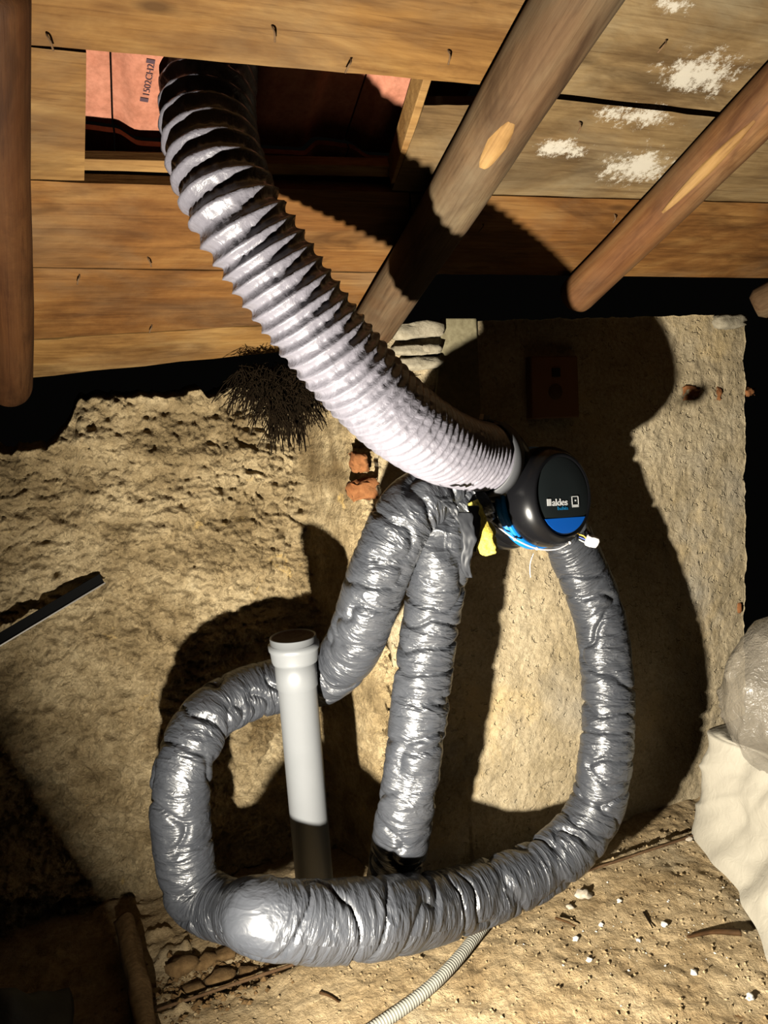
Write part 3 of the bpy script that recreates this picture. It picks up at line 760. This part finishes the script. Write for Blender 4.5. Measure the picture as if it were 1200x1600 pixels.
def pouch():
    c = Vector((1.93, 1.60, .36)); nu, nv = 90, 60; vs = []
    for j in range(nv+1):
        v = j/nv; z = .50*v
        prof = math.sin(math.pi*min(1, .12+v*.80))**.7 if v < .9 else math.sin(math.pi*(.12+.9*.80))**.7*(1-(v-.9)*9.8)
        for i in range(nu):
            th = 2*math.pi*i/nu
            r = prof*(.215+.018*noise.noise(Vector((math.cos(th)*1.8, math.sin(th)*1.8, v*4)))+.016*(1-min(1, abs(noise.noise(Vector((math.cos(th)*2.2, math.sin(th)*2.2, v*3+5))))*6)))
            vs.append((c.x+r*math.cos(th)*1.0, c.y+r*math.sin(th)*.8, c.z+z-.02*prof))
    fs = [(j*nu+i, j*nu+(i+1) % nu, (j+1)*nu+(i+1) % nu, (j+1)*nu+i) for j in range(nv) for i in range(nu)]
    return tag(mesh('film_bag', vs, fs, M_film, None, True, c), 'translucent plastic film bag resting on top of the cream sack', 'bag')
pouch()
# ------------------------------------------------------------------ floor clutter
hp = [(762, 1440), (742, 1465), (715, 1498), (680, 1535), (640, 1568), (585, 1606), (520, 1650)]
hpts = [fl(x, y, .018) for x, y in hp]
vs, fs = tube(hpts, .0022, 24, lambda s, th, f: .0155+.0014*math.sin(s*2*math.pi/.0085), True)
tag(mesh('corrugated_conduit', vs, fs, M_hose, None, True, hpts[0]), 'grey corrugated conduit curving over the floor from under the looped duct', 'conduit')
a, b = fl(245, 1578, .004), fl(1100, 1300, .004)
vs, fs = tube([a, a.lerp(b, .25)+Vector((0, .004, 0)), a.lerp(b, .5), a.lerp(b, .75)-Vector((0, .004, 0)), b], .02, 8, lambda s, th, f: .0045+.0012*noise.noise(Vector((s*20, th, 0))))
tag(mesh('rusty_rod', vs, fs, M_rust, None, True, a), 'thin rusty rod lying along the floor parallel to the wall', 'rod')
def sliver(pts, r, m, name, lab, cat, flat=.45):
    P = [fl(x, y, h) for x, y, h in pts]; vs, fs = tube(P, .006, 10, lambda s, th, f: r*(1-.55*f)*(flat+(1-flat)*abs(math.cos(th)))*(1+.25*noise.noise(Vector((s*25, th, 3)))))
    return tag(mesh(name, vs, fs, m, None, True, P[0]), lab, cat)
sliver([(1158, 1457, .02), (1125, 1455, .018), (1100, 1458, .012), (1074, 1464, .008)], .011, M_darkwood, 'wood_splinter', 'dark flat wood splinter at the foot of the cream sack', 'wood splinter')
sliver([(868, 1434, .006), (885, 1440, .006), (900, 1447, .006)], .005, M_darkwood, 'wood_chip', 'small brown wood chip on floor below the pale pebble', 'wood chip')
sliver([(1006, 1425, .004), (1020, 1450, .004)], .004, M_straw, 'twig', 'short dark twig on open floor left of the sack', 'twig')
sliver([(500, 1550, .005), (515, 1556, .005), (530, 1566, .005)], .005, M_darkwood, 'bark_piece', 'dark bark piece on floor below the bright duct', 'bark')
pebs = [(911, 1391, .022, 'largest pale pebble beside the looped duct on the floor'), (921, 1497, .008, 'small white pebble on floor, middle of the right side'), (939, 1438, .008, 'small white crumb left of the sack below the rod'),
        (968, 1404, .008, 'white crumb right of the largest pale pebble'), (1038, 1443, .010, 'white pebble nearest the sack, with a dark shadow'), (998, 1465, .007, 'white crumb above the wood splinter, left side'),
        (1084, 1515, .009, 'white pebble lying just below the wood splinter'), (900, 1461, .009, 'white crumb beside the wood chip'), (890, 1412, .010, 'pinkish pebble under the largest pale pebble'),
        (1172, 1553, .010, 'white pebble against the lower corner of the sack'), (1076, 1308, .012, 'yellowish pebble near the end of the rusty rod')]
for k, (x, y, r, lab) in enumerate(pebs):
    p = fl(x, y, r*.5); p.z = floor_z(p.x, p.y)+r*.45
    tag(lump('pebble', p, r*1.1, r*.95, r*.7, M_stone if k in (0, 8, 10) else M_stonew, None, k+1, .8), lab, 'pebble', 'loose pebbles on the floor at right')
# stones of the rubble heap at lower left
rnd = random.Random(11)
slabs = [(283, 1500, .035, 'brown stone left of the rubble patch, under the dark duct bend'), (318, 1488, .03, 'rounded brown stone in the middle of the rubble patch'), (352, 1478, .028, 'brown stone nearest the bright duct end'),
         (300, 1530, .028, 'small brown stone at the front of the rubble patch'), (345, 1512, .032, 'flat brown stone between rod and duct'), (385, 1502, .024, 'small brown stone at the right end of the rubble patch')]
for k, (x, y, r, lab) in enumerate(slabs):
    p = fl(x, y); p.z = floor_z(p.x, p.y)+r*.25
    tag(lump('rubble_stone', p, r*1.3, r, r*.6, M_stoneb, None, 40+k, .5), lab, 'stone', 'brown stones under the duct bend')
def crumbs(name, n, region, m, lab, smin, smax, seed):
    rnd = random.Random(seed); V = []; F2 = []
    base = [Vector(p) for p in ((1, 0, 0), (-1, 0, 0), (0, 1, 0), (0, -1, 0), (0, 0, 1), (0, 0, -1))]
    tri = [(0, 2, 4), (2, 1, 4), (1, 3, 4), (3, 0, 4), (2, 0, 5), (1, 2, 5), (3, 1, 5), (0, 3, 5)]
    for k in range(n):
        x, y = region(rnd); s = smin+(smax-smin)*rnd.random()**3; c = Vector((x, y, floor_z(x, y)+s*.3)); n0 = len(V); a = rnd.random()*6.28
        for b in base:
            q = Vector((b.x*math.cos(a)-b.y*math.sin(a), b.x*math.sin(a)+b.y*math.cos(a), b.z*.7))*s*rnd.uniform(.6, 1.3); V.append(c+q)
        F2 += [tuple(i+n0 for i in t) for t in tri]
    return tag(mesh(name, V, F2, m, None, False), lab, 'debris', kind='stuff')
crumbs('floor_grit', 5000, lambda r: (r.uniform(-.2, 2.1), r.uniform(1.2, 2.05)), M_floor, 'sandy grit scattered over the floor', .0012, .007, 1)
crumbs('white_grit', 110, lambda r: (r.gauss(1.35, .25), r.gauss(1.55, .13)), M_stonew, 'tiny white plaster crumbs scattered over the floor at right', .0012, .0045, 2)
crumbs('dark_litter', 700, lambda r: (r.gauss(.14, .10), r.gauss(1.97, .06)), M_stoneb, 'brown leaf litter and crumbs under the duct bend', .003, .014, 3)
# rough timber and tarp in the dark lower left corner
a, b = fl(195, 1440, .03), fl(232, 1640, .03)
vs, fs = tube([a, a.lerp(b, .5)+Vector((.004, 0, .006)), b], .01, 20, lambda s, th, f: .030*(1+.3*noise.noise(Vector((s*9, math.cos(th)*2, math.sin(th)*2)))))
tag(mesh('rough_timber', vs, fs, M_stoneb, None, True, a), 'rough brown timber offcut on the dark floor at lower left', 'timber')
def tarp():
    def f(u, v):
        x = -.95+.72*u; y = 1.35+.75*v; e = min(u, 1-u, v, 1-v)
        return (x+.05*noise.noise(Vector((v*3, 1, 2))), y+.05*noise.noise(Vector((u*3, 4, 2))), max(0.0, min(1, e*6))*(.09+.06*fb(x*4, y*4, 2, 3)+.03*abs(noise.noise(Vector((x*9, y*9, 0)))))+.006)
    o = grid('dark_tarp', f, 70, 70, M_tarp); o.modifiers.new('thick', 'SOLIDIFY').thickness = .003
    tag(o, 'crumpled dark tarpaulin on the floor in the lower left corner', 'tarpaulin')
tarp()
# stamped numbers on the second tile's underside
def stamp():
    t = TILES[1]; a = rf(224, 158, -TU+.0005); b = rf(235, 92, -TU+.0005); ex = (b-a).normalized(); ey = RN.cross(ex).normalized()
    if ey.dot(ROT @ Vector((-1, 0, 0))) < 0: ey = -ey
    L = (b-a).length
    o = text('1502CH2', L*.185, 'stamped_numbers', M_ink, a+ex*L*.13-ey*L*.09-RN*.001, ex, ey, -RN, None, 1.05, 0)
    V = []; F2 = []
    for s0, s1 in ((0, .09), (.91, 1.0)):
        v, f = prism([a+ex*L*q-RN*.0015+ey*L*r for q, r in ((s0, -.09), (s1, -.09), (s1, .07), (s0, .07))], RN*.001); n = len(V); V += v; F2 += [tuple(i+n for i in g) for g in f]
    o2 = mesh('stamp_block', V, F2, M_ink, None, False)
    adopt(o, t); adopt(o2, t)
stamp()
